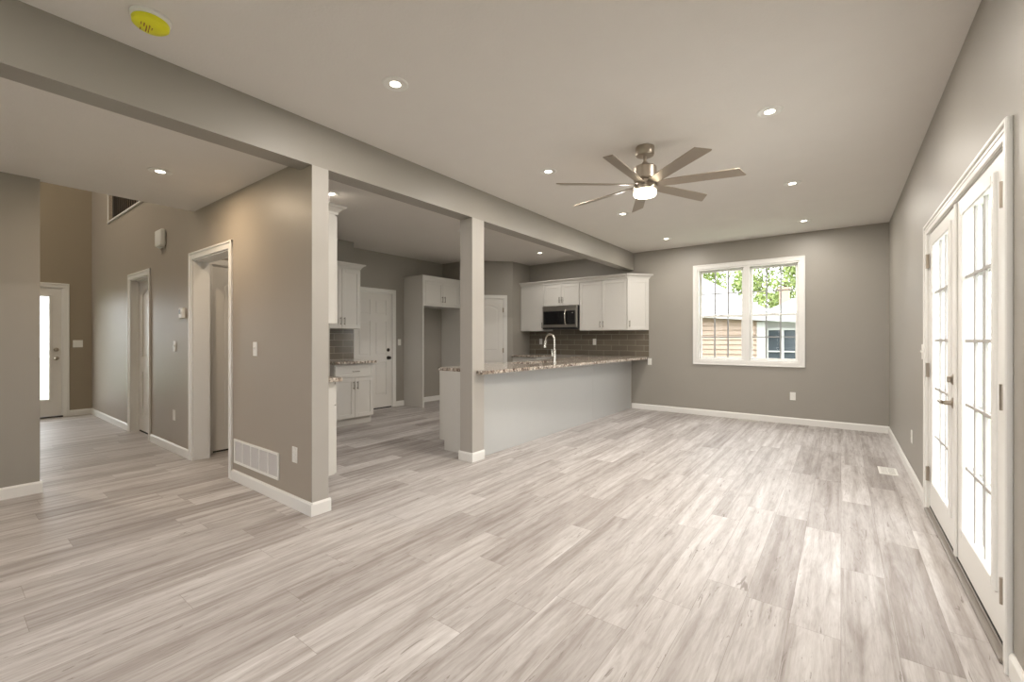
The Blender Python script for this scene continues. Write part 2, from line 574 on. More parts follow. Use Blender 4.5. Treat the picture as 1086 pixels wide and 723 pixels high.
# ------------------------------------------------------------------ baseboards
BH, BT = .092, .013
def base_run(mb, p, q, inward, h=BH):
    """p,q: 2D points on the wall face; inward: unit normal into the room"""
    p = Vector(p); q = Vector(q)
    d = (q-p).normalized(); n = Vector(inward)
    L = (q-p).length
    M = Matrix(((d.x, n.x, 0, p.x), (d.y, n.y, 0, p.y), (0, 0, 1, 0), (0, 0, 0, 1)))
    mb.prism([(0, 0), (BT, 0), (BT, h-.014), (BT*.45, h), (0, h)], 'x', 0, L, M=M)
def baseboard(side, runs, label):
    mb = MB()
    for p, q, n in runs:
        base_run(mb, p, q, n)
    struct('baseboard_'+side, mb, TRIM, label, 'baseboard')
bt = BT
baseboard('back', [((-2.97, YB), (XR, YB), (0, -1))], 'white baseboard along the back wall under the window')
baseboard('right', [((XR, 4.385), (XR, YB-bt), (-1, 0)), ((XR, YREAR), (XR, 2.365), (-1, 0))], 'white baseboard along the right wall beside the french doors')
baseboard('hall', [((-4.262, YS0), (XB1+bt, YS0), (0, -1)), ((XB1, YS0), (XB1, YS1+bt), (1, 0)), ((-3.20, YS1), (XB1, YS1), (0, 1))],
          'white baseboard wrapping the wall end below the grille')
baseboard('entry', [((-6.635, YS0), (-5.305, YS0), (0, -1))], 'white baseboard on the hall wall between the two doorways')
baseboard('foyer', [((XF+bt, YS0), (-7.592, YS0), (0, -1)), ((XF, 1.335), (XF, YS0), (1, 0))], 'white baseboard in the entry corner beside the front door')
baseboard('left', [((-5.135, YREAR), (-5.135, .53+bt), (1, 0)), ((-5.255, .53), (-5.135, .53), (0, 1))], 'white baseboard under the wall at the left edge')
baseboard('column', [((XB0-bt, 3.25), (XB1+bt, 3.25), (0, -1)), ((XB1, 3.25), (XB1, 3.43), (1, 0)), ((XB0, 3.25), (XB0, 3.42), (-1, 0))],
          'white baseboard wrapped around the square column')
baseboard('kitchen', [((XK, 5.095), (XK, 5.275), (1, 0)), ((XK, 5.315), (XK, 6.265), (1, 0)), ((XK+bt, 6.27), (-5.82, 6.27), (0, -1))],
          'white baseboard in the kitchen behind the refrigerator space')

# ------------------------------------------------------------------ casings and doors (local frame: x along wall, y=0 wall face, room at -y)
def casing(root, x0, x1, ztop, cw=.07, name='casing'):
    mb = MB()
    for a, b_, s in ((x0-cw, x0, -1), (x1, x1+cw, 1)):
        mb.box(a, b_, -.012, 0, 0, ztop+cw, .003)
        if s < 0:
            mb.box(a, a+.022, -.02, 0, 0, ztop+cw, .004)
        else:
            mb.box(b_-.022, b_, -.02, 0, 0, ztop+cw, .004)
    mb.box(x0-cw, x1+cw, -.0125, 0, ztop, ztop+cw, .003)
    mb.box(x0-cw, x1+cw, -.0202, 0, ztop+cw-.022, ztop+cw, .004)
    return mb.build(name, TRIM, root)

def jamb(root, x0, x1, ztop, depth, stop=None):
    mb = MB()
    mb.box(x0, x0+.012, 0, depth, 0, ztop).box(x1-.012, x1, 0, depth, 0, ztop).box(x0, x1, 0, depth, ztop-.012, ztop)
    if stop is not None:
        mb.box(x0+.012, x0+.024, stop, stop+.03, 0, ztop-.012).box(x1-.024, x1-.012, stop, stop+.03, 0, ztop-.012).box(x0+.012, x1-.012, stop, stop+.03, ztop-.024, ztop-.012)
    return mb.build('door_frame', TRIM, root)

def arc(x0, x1, zs, rise, n=14):
    """points from x0 to x1 of a shallow eyebrow arch"""
    return [(x0+(x1-x0)*k/n, zs+rise*math.sin(PI*k/n)**.8) for k in range(n+1)]

def panel_slab(x0, x1, z0, z1, y0, t=.035, six=False):
    """door slab, front face at y0 facing -y"""
    mb = MB()
    rec = .009
    mb.box(x0, x1, y0+rec, y0+t, z0, z1)
    wd = x1-x0
    st = .115 if wd > .7 else .095
    def raised(a, b_, c_, d_, arch=0):
        if arch:
            pts = [(a+.025, c_+.025), (b_-.025, c_+.025)] + list(reversed(arc(a+.025, b_-.025, d_-.025-arch, arch)))
        else:
            pts = [(a+.025, c_+.025), (b_-.025, c_+.025), (b_-.025, d_-.025), (a+.025, d_-.025)]
        mb.prism(pts, 'y', y0+.002, y0+rec+.002, bev=.004)
    hgt = z1-z0
    mb.box(x0, x0+st, y0, y0+rec+.001, z0, z1).box(x1-st, x1, y0, y0+rec+.001, z0, z1)
    if six:
        m0 = (x0+x1)/2-.05; m1 = m0+.1
        rails = [(z0, z0+.22), (z0+.80, z0+.92), (z0+1.52, z0+1.63), (z1-.11, z1)]
        for a, b_ in rails:
            mb.box(x0+st, x1-st, y0, y0+rec+.001, a, b_)
        for (a, b_), (c_, d_) in zip(rails, rails[1:]):
            mb.box(m0, m1, y0, y0+rec+.001, b_, c_)
            raised(x0+st, m0, b_, c_); raised(m1, x1-st, b_, c_)
    else:
        zb = z0+.21; zm0 = z0+.775; zm1 = zm0+.20; zt = z1-.115
        mb.box(x0+st, x1-st, y0, y0+rec+.001, z0, zb).box(x0+st, x1-st, y0, y0+rec+.001, zm0, zm1)
        ar = .075
        mb.prism([(x0+st, z1), (x0+st, zt-ar)] + arc(x0+st, x1-st, zt-ar, ar)[1:-1] + [(x1-st, zt-ar), (x1-st, z1)], 'y', y0, y0+rec+.001)
        raised(x0+st, x1-st, zb, zm0); raised(x0+st, x1-st, zm1, zt, ar)
    return mb

def knob(root, x, z, y0, m, r=.027, parent=None):
    mb = MB()
    M = Matrix.Translation((x, y0, z)) @ Matrix.Rotation(PI/2, 4, 'X')     # local z -> -y
    mb.lathe([(0, 0), (.032, 0), (.032, .006), (.012, .010), (.011, .03), (r*.8, .036), (r, .05), (r*.8, .062), (0, .066)], M=M, seg=20)
    return mb.build('door_knob', m, root, True)

def deadbolt(root, x, z, y0, m):
    mb = MB()
    M = Matrix.Translation((x, y0, z)) @ Matrix.Rotation(PI/2, 4, 'X')
    mb.lathe([(0, 0), (.031, 0), (.031, .008), (.022, .014), (0, .014)], M=M, seg=20)
    mb.box(x-.005, x+.005, y0-.03, y0-.012, z-.017, z+.017, .003)
    return mb.build('deadbolt', m, root, True)

def lever(root, x, z, y0, m, s=-1):
    mb = MB()
    M = Matrix.Translation((x, y0, z)) @ Matrix.Rotation(PI/2, 4, 'X')
    mb.lathe([(0, 0), (.031, 0), (.031, .008), (.013, .014), (.012, .045), (0, .045)], M=M, seg=20)
    mb.tube([(x, y0-.045, z), (x+s*.02, y0-.052, z+.002), (x+s*.06, y0-.052, z+.002), (x+s*.11, y0-.05, z-.002), (x+s*.118, y0-.046, z-.006)], [.011, .011, .009, .008, .006], 12)
    return mb.build('door_handle', m, root, True)

def hinge(root, x, z, y0, m, hh=.09):
    mb = MB()
    mb.lathe([(0, -hh/2), (.0085, -hh/2), (.0085, hh/2), (0, hh/2)], (x, y0-.009, z), 12)
    mb.box(x-.016, x+.016, y0-.004, y0+.001, z-hh/2, z+hh/2)
    return mb.build('hinge', m, root, True)

def gap(root, x0, x1, y0, y1, z1=.014):
    return MB().box(x0, x1, y0, y1, 0.001, z1).build('door_gap_shade', SHADOWGAP, root)  # dark strip painted in as the shade under a door

# door_1: front door in foyer (faces +X): rot +90deg -> local x = +Y
dr = sroot('door_1', 'white front door with a tall narrow glass pane in the far entry', 'door', (XF, 0, 0), PI/2)
casing(dr, FY0, FY1, FZ)
jamb(dr, FY0, FY1, FZ, .14)
sl = MB()
dx0, dx1 = FY0+.014, FY1-.014
gx0, gx1, gz0, gz1 = dx0+.14, dx1-.138, .29, 1.885
sl.box(dx0, gx0, .005, .045, .025, FZ-.014).box(gx1, dx1, .005, .045, .025, FZ-.014)
sl.box(gx0, gx1, .005, .045, .025, gz0).box(gx0, gx1, .005, .045, gz1, FZ-.014)
slab = sl.build('door_slab', DOORM, dr)
MB().box(gx0-.03, gx0, -.006, .006, gz0-.03, gz1+.03, .003).box(gx1, gx1+.03, -.006, .006, gz0-.03, gz1+.03, .003)\
    .box(gx0, gx1, -.006, .006, gz0-.03, gz0, .003).box(gx0, gx1, -.006, .006, gz1, gz1+.03, .003).build('lite_frame', DOORM, slab)
MB().box(gx0, gx1, .02, .026, gz0, gz1).build('glass_pane', GLASS, slab)
knob(dr, dx1-.06, .925, .005, NICKEL)
deadbolt(dr, dx1-.06, 1.06, .005, NICKEL)
MB().box(FY0, FY1, -.02, .14, .001, .022, .004).build('threshold', BRONZE, dr)

# door_2: closed door in the first hall doorway (faces -Y)
dr = sroot('door_2', 'white arched two panel door in the narrow hall doorway', 'door', (0, YS0, 0))
casing(dr, D1a, D1b, D1z)
jamb(dr, D1a, D1b, D1z, .123, .062)
panel_slab(D1a+.015, D1b-.015, .016, D1z-.016, .092, .03).build('door_slab', DOORM, dr)
knob(dr, D1b-.075, .94, .092, BRONZE, .022)
gap(dr, D1a+.013, D1b-.013, .085, .12)

# door_3: cased wide doorway, passage beyond
dr = sroot('door_3', 'wide white cased doorway in the hall wall leading to a passage', 'doorway', (0, YS0, 0))
casing(dr, D2a, D2b, D2z)
jamb(dr, D2a, D2b, D2z, .145)

# door_4: closet door on passage left wall (faces +X)
dr = sroot('door_4', 'white arched panel door inside the passage behind the wide doorway', 'door', (-5.40, 0, 0), PI/2)
mb = MB(); mb.box(VD0-.06, VD0, -.014, 0, 0, 2.09, .003).box(VD1, VD1+.06, -.014, 0, 0, 2.09, .003).box(VD0-.06, VD1+.06, -.0145, 0, 2.03, 2.09, .003)
mb.build('casing', TRIM, dr)
jamb(dr, VD0, VD1, 2.03, .12)
panel_slab(VD0+.014, VD1-.014, .02, 2.012, .01, .03).build('door_slab', DOORM, dr)
gap(dr, VD0+.013, VD1-.013, .012, .1, .019)

# door_5: six panel door in the kitchen (faces +X)
dr = sroot('door_5', 'white six panel kitchen door with dark knob and deadbolt', 'door', (XK, 0, 0), PI/2)
casing(dr, KD0, KD1, KDZ)
jamb(dr, KD0, KD1, KDZ, .14)
panel_slab(KD0+.014, KD1-.014, .02, KDZ-.016, .008, .04, six=True).build('door_slab', DOORM, dr)
knob(dr, KD1-.085, .89, .008, BRONZE, .028)
deadbolt(dr, KD1-.085, 1.03, .008, BRONZE)
gap(dr, KD0+.013, KD1-.013, .01, .13, .019)

# door_6: pantry door on the diagonal
dr = sroot('door_6', 'white arched panel pantry door on the diagonal corner wall', 'door', (-5.80, 6.27, 0), R(45))
casing(dr, PD0, PD1, 2.02, .062)
jamb(dr, PD0, PD1, 2.02, .09)
panel_slab(PD0+.014, PD1-.014, .015, 2.004, .004, .035).build('door_slab', DOORM, dr)
for z in (.25, 1.0, 1.79):
    hinge(dr, PD1-.012, z, .002, NICKEL)
knob(dr, PD0+.07, .95, .004, BRONZE)

# door_7: french doors on the right wall (face -X): rot -90deg: local x -> -Y, local -y -> -X
dr = sroot('door_7', 'white double french doors with fifteen lites each on the right wall', 'door', (XR, 0, 0), -PI/2)
# local x = -Y  => opening from -FD1 to -FD0
a0, a1 = -FD1, -FD0
mb = MB()
cw = .072
for (p, q) in ((a0-cw, a0+.004), (a1-.004, a1+cw)):
    mb.box(p, q, -.012, 0, 0, 2.05, .003)
mb.box(a0-cw, a0-cw+.02, -.021, 0, 0, 2.05, .004).box(a1+cw-.02, a1+cw, -.021, 0, 0, 2.05, .004)
mb.box(a0-cw, a1+cw, -.0125, 0, FDZ-.018, 2.05, .003)
mb.box(a0-cw+.012, a1+cw-.012, -.0212, 0, 2.03, 2.05, .004)
mb.box(a0-cw+.02, a1+cw-.02, -.016, 0, 2.008, 2.018, .002)
mb.build('casing', TRIM, dr)
MB().box(a0, a0+.022, 0, .14, 0, FDZ).box(a1-.022, a1, 0, .14, 0, FDZ).box(a0+.022, a1-.022, 0, .14, FDZ-.022, FDZ).build('door_frame', TRIM, dr)
MB().box(a0, a1, -.022, .14, .001, .022, .005).box(a0+.022, a1-.022, .0, .09, .022, .034, .003).build('threshold', ALU, dr)
MB().box(a0+.023, a1-.023, .004, .05, .034, .044).build('door_gap_shade', SHADOWGAP, dr)  # dark strip as shade below the french doors
mid = (a0+a1)/2
def french_leaf(x0, x1):
    st = .165
    g0, g1, h0, h1 = x0+st+.01, x1-st-.01, .245, 1.875
    fw = .04
    yo, yi = .006, .048
    m_ = MB()
    m_.box(x0, g0, yo, yi, .045, FDZ-.026).box(g1, x1, yo, yi, .045, FDZ-.026)
    m_.box(g0, g1, yo, yi, .045, h0).box(g0, g1, yo, yi, h1, FDZ-.026)
    s_ = m_.build('door_slab', TRIM, dr)
    m_ = MB()
    m_.box(g0-fw, g0+.006, -.006, .02, h0-fw, h1+fw, .005).box(g1-.006, g1+fw, -.006, .02, h0-fw, h1+fw, .005)
    m_.box(g0+.006, g1-.006, -.006, .02, h0-fw, h0+.006, .005).box(g0+.006, g1-.006, -.006, .02, h1-.006, h1+fw, .005)
    for k in range(6):                                   # screw plugs of the frame
        zz = h0+(h1-h0)*k/5
        for xx in (g0-fw/2, g1+fw/2):
            m_.lathe([(0, 0), (.005, 0), (.005, .0015), (0, .0015)], seg=8, M=Matrix.Translation((xx, -.006, zz)) @ Matrix.Rotation(PI/2, 4, 'X'))
    m_.build('lite_frame', TRIM, s_)
    m_ = MB()
    for k in (1, 2):
        xx = g0+(g1-g0)*k/3
        m_.box(xx-.009, xx+.009, .008, .022, h0, h1, .003)
    for k in range(1, 5):
        zz = h0+(h1-h0)*k/5
        m_.box(g0, g1, .0085, .0215, zz-.009, zz+.009, .003)
    for k in (1, 2):
        xx = g0+(g1-g0)*k/3
        m_.box(xx-.009, xx+.009, .036, .047, h0, h1, .003)
    for k in range(1, 5):
        zz = h0+(h1-h0)*k/5
        m_.box(g0, g1, .0365, .0465, zz-.009, zz+.009, .003)
    m_.build('muntin_grid', MUNT, s_)
    MB().box(g0, g1, .026, .032, h0, h1).build('glass_pane', GLASS, s_)
french_leaf(a0+.025, mid-.003)
french_leaf(mid+.003, a1-.025)
MB().box(mid-.022, mid+.022, -.006, .006, .046, FDZ-.03, .004).build('astragal', TRIM, dr)
for x in (a0+.022, a1-.022):
    for z in (.27, 1.01, 1.785):
        hinge(dr, x, z, .0, NICKEL, .1)
lever(dr, mid-.075, .872, .006, NICKEL, -1)
deadbolt(dr, mid-.075, 1.005, .006, NICKEL)

# ------------------------------------------------------------------ window_1 on the back wall (local: y=0 at wall face)
wn_ = sroot('window_1', 'white double window with grids on the back wall', 'window', (0, YB, 0))
mb = MB()
cw = .068
for (p, q) in ((WX0-cw, WX0), (WX1, WX1+cw)):
    mb.box(p, q, -.014, 0, WZ0-cw, WZ1+cw, .003)
mb.box(WX0-cw, WX1+cw, -.0145, 0, WZ1, WZ1+cw, .003).box(WX0-cw, WX1+cw, -.0145, 0, WZ0-cw, WZ0, .003)
mb.box(WX0-cw, WX0-cw+.02, -.022, 0, WZ0-cw, WZ1+cw, .004).box(WX1+cw-.02, WX1+cw, -.022, 0, WZ0-cw, WZ1+cw, .004)
mb.box(WX0-cw, WX1+cw, -.0222, 0, WZ1+cw-.02, WZ1+cw, .004).box(WX0-cw, WX1+cw, -.0222, 0, WZ0-cw, WZ0-cw+.02, .004)
mb.build('casing', TRIM, wn_)
MX0, MX1 = -1.205, -1.105
mb = MB()
mb.box(WX0, WX0+.02, 0, .14, WZ0, WZ1).box(WX1-.02, WX1, 0, .14, WZ0, WZ1).box(WX0+.02, WX1-.02, 0, .14, WZ0, WZ0+.02).box(WX0+.02, WX1-.02, 0, .14, WZ1-.02, WZ1)
mb.box(MX0+.01, MX1-.01, .0, .14, WZ0+.02, WZ1-.02)
mb.build('window_frame', TRIM, wn_)
ZM = 1.59
def sash(x0, x1, z0, z1, y):
    s_ = MB()
    fw = .032
    s_.box(x0, x0+fw, y, y+.03, z0, z1, .003).box(x1-fw, x1, y, y+.03, z0, z1, .003)
    s_.box(x0+fw, x1-fw, y, y+.03, z0, z0+fw, .003).box(x0+fw, x1-fw, y, y+.03, z1-fw, z1, .003)
    o = s_.build('sash', TRIM, wn_)
    g = MB()
    for k in (1, 2):
        xx = x0+fw+(x1-x0-2*fw)*k/3
        g.box(xx-.010, xx+.010, y+.012, y+.022, z0+fw, z1-fw)
    zz = (z0+z1)/2
    g.box(x0+fw, x1-fw, y+.0125, y+.0215, zz-.009, zz+.009)
    g.build('muntin_grid', GRIDM, o)
    MB().box(x0+fw, x1-fw, y+.023, y+.027, z0+fw, z1-fw).build('glass_pane', GLASS, o)
for x0, x1 in ((WX0+.022, MX0+.008), (MX1-.008, WX1-.022)):
    sash(x0, x1, WZ0+.022, ZM+.016, .045)
    sash(x0, x1, ZM-.016, WZ1-.022, .080)
    MB().box((x0+x1)/2-.03, (x0+x1)/2+.03, .035, .06, ZM+.012, ZM+.026, .004).build('sash_lock', PLAST, wn_)

# rear windows behind the camera (frames only)
def plain_window(n, x0, x1, z0, z1, label):
    r_ = sroot('window_%d' % n, label, 'window', (0, YREAR, 0), 0)
    m_ = MB()
    k = max(1, round((x1-x0)/.9))
    m_.box(x0, x0+.04, -.1, -.04, z0, z1).box(x1-.04, x1, -.1, -.04, z0, z1).box(x0, x1, -.1, -.04, z0, z0+.04).box(x0, x1, -.1, -.04, z1-.04, z1)
    for i in range(1, k):
        xx = x0+(x1-x0)*i/k
        m_.box(xx-.03, xx+.03, -.1, -.04, z0, z1)
    m_.build('window_frame', TRIM, r_)
plain_window(2, -1.9, -.3, .8, 2.3, 'wide white window behind the camera in the living room')
plain_window(3, -4.6, -3.6, .9, 2.2, 'white window behind the camera in the dining area')
plain_window(4, -9.5, -8.1, 3.4, 4.5, 'tall white entry hall window behind the left wall')

# upstairs opening: cap and railing
c = MB(); c.box(-8.70, -5.2, YS0-.02, YS1+.02, 2.94, 2.965, .004)
c.box(-8.722, -8.70, YS0-.01, YS1, 2.94, 3.6)
struct('trim_1', c, TRIM, 'white cap trim on the upstairs opening edge', 'trim')
rl = thing('stair_railing', 'dark iron stair railing glimpsed through the upstairs opening', 'railing', (-8.48, 1.66, 2.965))
for k in range(24):
    x = .0+k*.11
    MB().tube([(x, 0, 0), (x, 0, .93)], .011, 8).lathe([(.011, -.05), (.024, 0), (.011, .05)], (x, 0, .45), 8).build('baluster', IRON, rl, True)
MB().box(-.1, 2.6, -.03, .03, .93, .98, .01).build('handrail', IRON, rl)
mb = MB(); mb.box(-.14, -.06, -.04, .04, 0, 1.05, .006).lathe([(0, 1.05), (.05, 1.05), (.055, 1.08), (.03, 1.10), (.045, 1.14), (0, 1.18)], (-.10, 0, 0), 12)
mb.build('newel_post', IRON, rl)

# ------------------------------------------------------------------ cabinets (local: x along, back at y=0, front at y=-depth)
def shaker(mb, x0, x1, z0, z1, y, t=.019, fr=.055):
    """front face at y (toward -y)"""
    fr = min(fr, (x1-x0)*.25, (z1-z0)*.3)
    mb.box(x0, x0+fr, y, y+t, z0, z1, .0015).box(x1-fr, x1, y, y+t, z0, z1, .0015)
    mb.box(x0+fr, x1-fr, y, y+t, z0, z0+fr, .0015).box(x0+fr, x1-fr, y, y+t, z1-fr, z1, .0015)
    mb.box(x0+fr-.002, x1-fr+.002, y+.008, y+t-.002, z0+fr-.002, z1-fr+.002)
    return mb

def pull(parent, x, z, y, vertical=True, L=.11):
    mb = MB()
    r = .005
    if vertical:
        mb.tube([(x, y-.03, z-L/2), (x, y-.03, z+L/2)], r, 8)
        for s in (-1, 1):
            mb.tube([(x, y, z+s*L*.36), (x, y-.03, z+s*L*.36)], r*.8, 8)
    else:
        mb.tube([(x-L/2, y-.03, z), (x+L/2, y-.03, z)], r, 8)
        for s in (-1, 1):
            mb.tube([(x+s*L*.36, y, z), (x+s*L*.36, y-.03, z)], r*.8, 8)
    return mb.build('handle', PULLM, parent, True)

CROWN = [(0, 0), (-.004, 0), (-.006, .018), (-.016, .030), (-.032, .048), (-.05, .056), (-.055, .062), (-.055, .075), (0, .075)]
def crown_run(mb, x0, x1, y, z, mitre0=False, mitre1=False):
    """straight crown along x, profile projecting toward -y"""
    b = bmesh.new()
    v0 = [b.verts.new((x0+(p[0] if mitre0 else 0), y+p[0], z+p[1])) for p in CROWN]
    v1 = [b.verts.new((x1-(p[0] if mitre1 else 0), y+p[0], z+p[1])) for p in CROWN]
    b.faces.new(v0); b.faces.new(list(reversed(v1)))
    n = len(CROWN)
    for i in range(n):
        b.faces.new((v0[i], v1[i], v1[(i+1) % n], v0[(i+1) % n]))
    bmesh.ops.recalc_face_normals(b, faces=b.faces)
    mb._merge(b)
def crown_side(mb, y0, y1, x, z, s, mitre_front=True):
    """crown along y on side at x, projecting toward s*x; front end y0 mitred"""
    b = bmesh.new()
    v0 = [b.verts.new((x-s*p[0], y0+(p[0] if mitre_front else 0), z+p[1])) for p in CROWN]
    v1 = [b.verts.new((x-s*p[0], y1, z+p[1])) for p in CROWN]
    b.faces.new(v0); b.faces.new(list(reversed(v1)))
    n = len(CROWN)
    for i in range(n):
        b.faces.new((v0[i], v1[i], v1[(i+1) % n], v0[(i+1) % n]))
    bmesh.ops.recalc_face_normals(b, faces=b.faces)
    mb._merge(b)

def wall_cabinet(label, loc, rz, x0, x1, z0, z1, depth, doors, crown=(False, False), handle=None, group=None, crown_on=True):
    """doors: number; handle: list of 'l'/'r' side for each door's handle"""
    t = thing('wall_cabinet', label, 'cabinet', loc, rz, group)
    g = .019
    MB().box(x0, x1, -depth+g+.001, 0, z0, z1, .001).build('body', CAB, t)
    wd = (x1-x0-.006*1)/doors
    for i in range(doors):
        a = x0+.004+i*wd; b_ = a+wd-.004
        d_ = shaker(MB(), a, b_, z0+.004, z1-.02, -depth).build('door', CAB, t)
        hs = handle[i] if handle else ('r' if i == 0 else 'l')
        hx = b_-.028 if hs == 'r' else a+.028
        pull(d_, hx, z0+.004+.105, -depth)
    if crown_on:
        mb = MB()
        crown_run(mb, x0, x1, -depth, z1-.008, crown[0], crown[1])
        if crown[0]:
            crown_side(mb, -depth, -.001, x0, z1-.008, -1)
        if crown[1]:
            crown_side(mb, -depth, -.001, x1, z1-.008, 1)
        mb.build('crown_moulding', CAB, t)
    return t

def base_cabinet(label, loc, rz, x0, x1, depth, doors, drawers=True, group=None, toe=True, ztop=.875):
    t = thing('base_cabinet', label, 'cabinet', loc, rz, group)
    g = .019
    MB().box(x0, x1, -depth+g+.001, 0, .108, ztop, .001).build('body', CAB, t)
    MB().box(x0, x1, -depth+.075, -.0, 0, .108).build('toe_kick', CAB, t)
    n = doors
    wd = (x1-x0-.006)/n
    ztd = .685 if drawers else ztop-.006
    for i in range(n):
        a = x0+.004+i*wd; b_ = a+wd-.004
        d_ = shaker(MB(), a, b_, .115, ztd-.008, -depth).build('door', CAB, t)
        hx = (b_-.028 if i % 2 == 0 and n > 1 else a+.028)
        pull(d_, hx, ztd-.008-.105, -depth)
    if drawers:
        d_ = shaker(MB(), x0+.004, x1-.006, ztd, ztop-.022, -depth, fr=.04).build('drawer', CAB, t)
        pull(d_, (x0+x1)/2, (ztd+ztop-.022)/2, -depth, False)
    return t

ZU0, ZU1 = 1.378, 2.275
# back wall uppers (face -Y)
L0 = (0, YB-.001, 0)
wall_cabinet('tall white single door wall cabinet left of the microwave', L0, 0, XPW+.004, -4.607, ZU0, ZU1, .33, 1, handle=['r'])
wall_cabinet('short white two door wall cabinet directly above the microwave', L0, 0, -4.603, -3.842, 1.852, ZU1, .33, 2)
wall_cabinet('wide white two door wall cabinet right of the microwave', L0, 0, -3.838, -2.935, ZU0, ZU1, .33, 2)
# diagonal end cabinet
t = thing('wall_cabinet', 'narrow angled white end wall cabinet nearest the window', 'cabinet', (-2.931, YB-.33, 0), 0)
ex, ey = .268, .318
MB().prism([(0, .012), (.012, .012), (ex, ey-.006+.012), (ex, .329), (0, .329)], 'z', ZU0, ZU1).build('body', CAB, t)
ang = math.atan2(ey, ex); Ld = math.hypot(ex, ey)
MA = Matrix.Rotation(ang, 4, 'Z')
mb = MB(); shaker(mb, .01, Ld-.012, ZU0+.004, ZU1-.02, -.010)
mb.bm.transform(MA)
d_ = mb.build('door', CAB, t)
hd = MB(); x, z, y = .04, ZU0+.11, -.010
hd.tube([(x, y-.03, z-.055), (x, y-.03, z+.055)], .005, 8).tube([(x, y, z-.04), (x, y-.03, z-.04)], .004, 8).tube([(x, y, z+.04), (x, y-.03, z+.04)], .004, 8)
hd.bm.transform(MA); hd.build('handle', PULLM, d_, True)
mb = MB()
b = bmesh.new()
# crown: swept along the angled front, mitred at the left, dying into the wall at right
n1 = Vector((0, -1)); n2 = Vector((math.sin(ang), -math.cos(ang)))
bis = (n1+n2)/(1+n1.dot(n2))
v0 = [b.verts.new((0-bis.x*p[0], -bis.y*p[0], ZU1-.008+p[1])) for p in CROWN]
v1 = []
for p in CROWN:
    off = -p[0]
    # line: point + n2*off moving along dir until y == .329
    q = Vector((0, 0))+n2*off
    d2 = Vector((math.cos(ang), math.sin(ang)))
    s_ = (.329-q.y)/d2.y
    q = q+d2*s_
    v1.append(b.verts.new((q.x, q.y, ZU1-.008+p[1])))
b.faces.new(v0); b.faces.new(list(reversed(v1)))
for i in range(len(CROWN)):
    b.faces.new((v0[i], v1[i], v1[(i+1) % len(CROWN)], v0[(i+1) % len(CROWN)]))
bmesh.ops.recalc_face_normals(b, faces=b.faces)
mb._merge(b)
mb.build('crown_moulding', CAB, t)

# left kitchen wall cabinet + base (face +X), wall at XJ: local x = +Y
wall_cabinet('white two door wall cabinet above the small base cabinet', (XJ+.001, 0, 0), PI/2, 3.285, 3.905, ZU0, ZU1, .33, 2, (False, True))
base_cabinet('small white base cabinet with one drawer and two doors', (XJ+.001, 0, 0), PI/2, 3.315, 3.935, .61, 2)
o = MB().box(XJ+.001, XJ+.65, 3.30, 3.965, .876, .912, .008, 2).build('countertop', GRANITE)
tag(o, 'speckled granite top on the small base cabinet by the kitchen door', 'countertop')

# stub wall cabinets (face +Y): rot 180 -> local x = -X
wall_cabinet('white wall cabinet with crown seen past the wall end', (0, YS1+.001, 0), PI, 3.37, 4.15, ZU0-.02, ZU1, .33, 2, (True, False))
base_cabinet('shallow white base cabinet seen past the wall end', (0, YS1+.001, 0), PI, 3.355, 4.15, .315, 2)
o = MB().box(-4.18, -3.318, YS1+.002, YS1+.35, .876, .912, .008, 2).build('countertop', GRANITE)
tag(o, 'granite counter corner poking out behind the wall end', 'countertop')

# refrigerator surround (faces +X)
t = thing('refrigerator_cabinet', 'tall white refrigerator surround with a two door cabinet on top', 'cabinet', (XK+.001, 0, 0), PI/2)
FDp = .52
MB().box(5.28, 5.305, -FDp, 0, 0, 2.34, .001).build('side_panel', CAB, t)
MB().box(6.24, 6.265, -FDp, 0, 0, 2.34, .001).build('side_panel', CAB, t)
MB().box(5.305, 6.24, -FDp+.021, 0, 1.825, 2.34).box(5.305, 5.335, -FDp, -FDp+.021, 1.825, 2.34).box(6.21, 6.24, -FDp, -FDp+.021, 1.825, 2.34)\
    .box(5.335, 6.21, -FDp, -FDp+.021, 1.825, 1.855).box(5.335, 6.21, -FDp, -FDp+.021, 2.275, 2.34).build('body', CAB, t)
MB().box(5.27, 6.265, -FDp-.012, 0, 2.34, 2.372, .004).build('top_moulding', CAB, t)
for a, b_, hx in ((5.338, 5.770, 5.742), (5.775, 6.207, 5.803)):
    d_ = shaker(MB(), a, b_, 1.858, 2.272, -FDp-.004, t=.018, fr=.05).build('door', CAB, t)
    pull(d_, hx, 1.858+.10, -FDp-.004)
MB().box(5.278, 5.307, -FDp-.004, -FDp+.03, 0, .10, .001).build('foot_block', CAB, t)

# back wall base cabinets and counters
base_cabinet('white base cabinet left of the stove space under the backsplash', (0, YB-.001, 0), 0, XPW+.004, -4.61, .61, 1)
base_cabinet('white corner base cabinet right of the stove space', (0, YB-.001, 0), 0, -3.835, -3.64, .61, 1)
o = MB().box(XPW+.003, -4.60, YB-.645, YB-.012, .876, .912, .008, 2).build('countertop', GRANITE)
tag(o, 'short granite counter on the back wall left of the stove space', 'countertop')

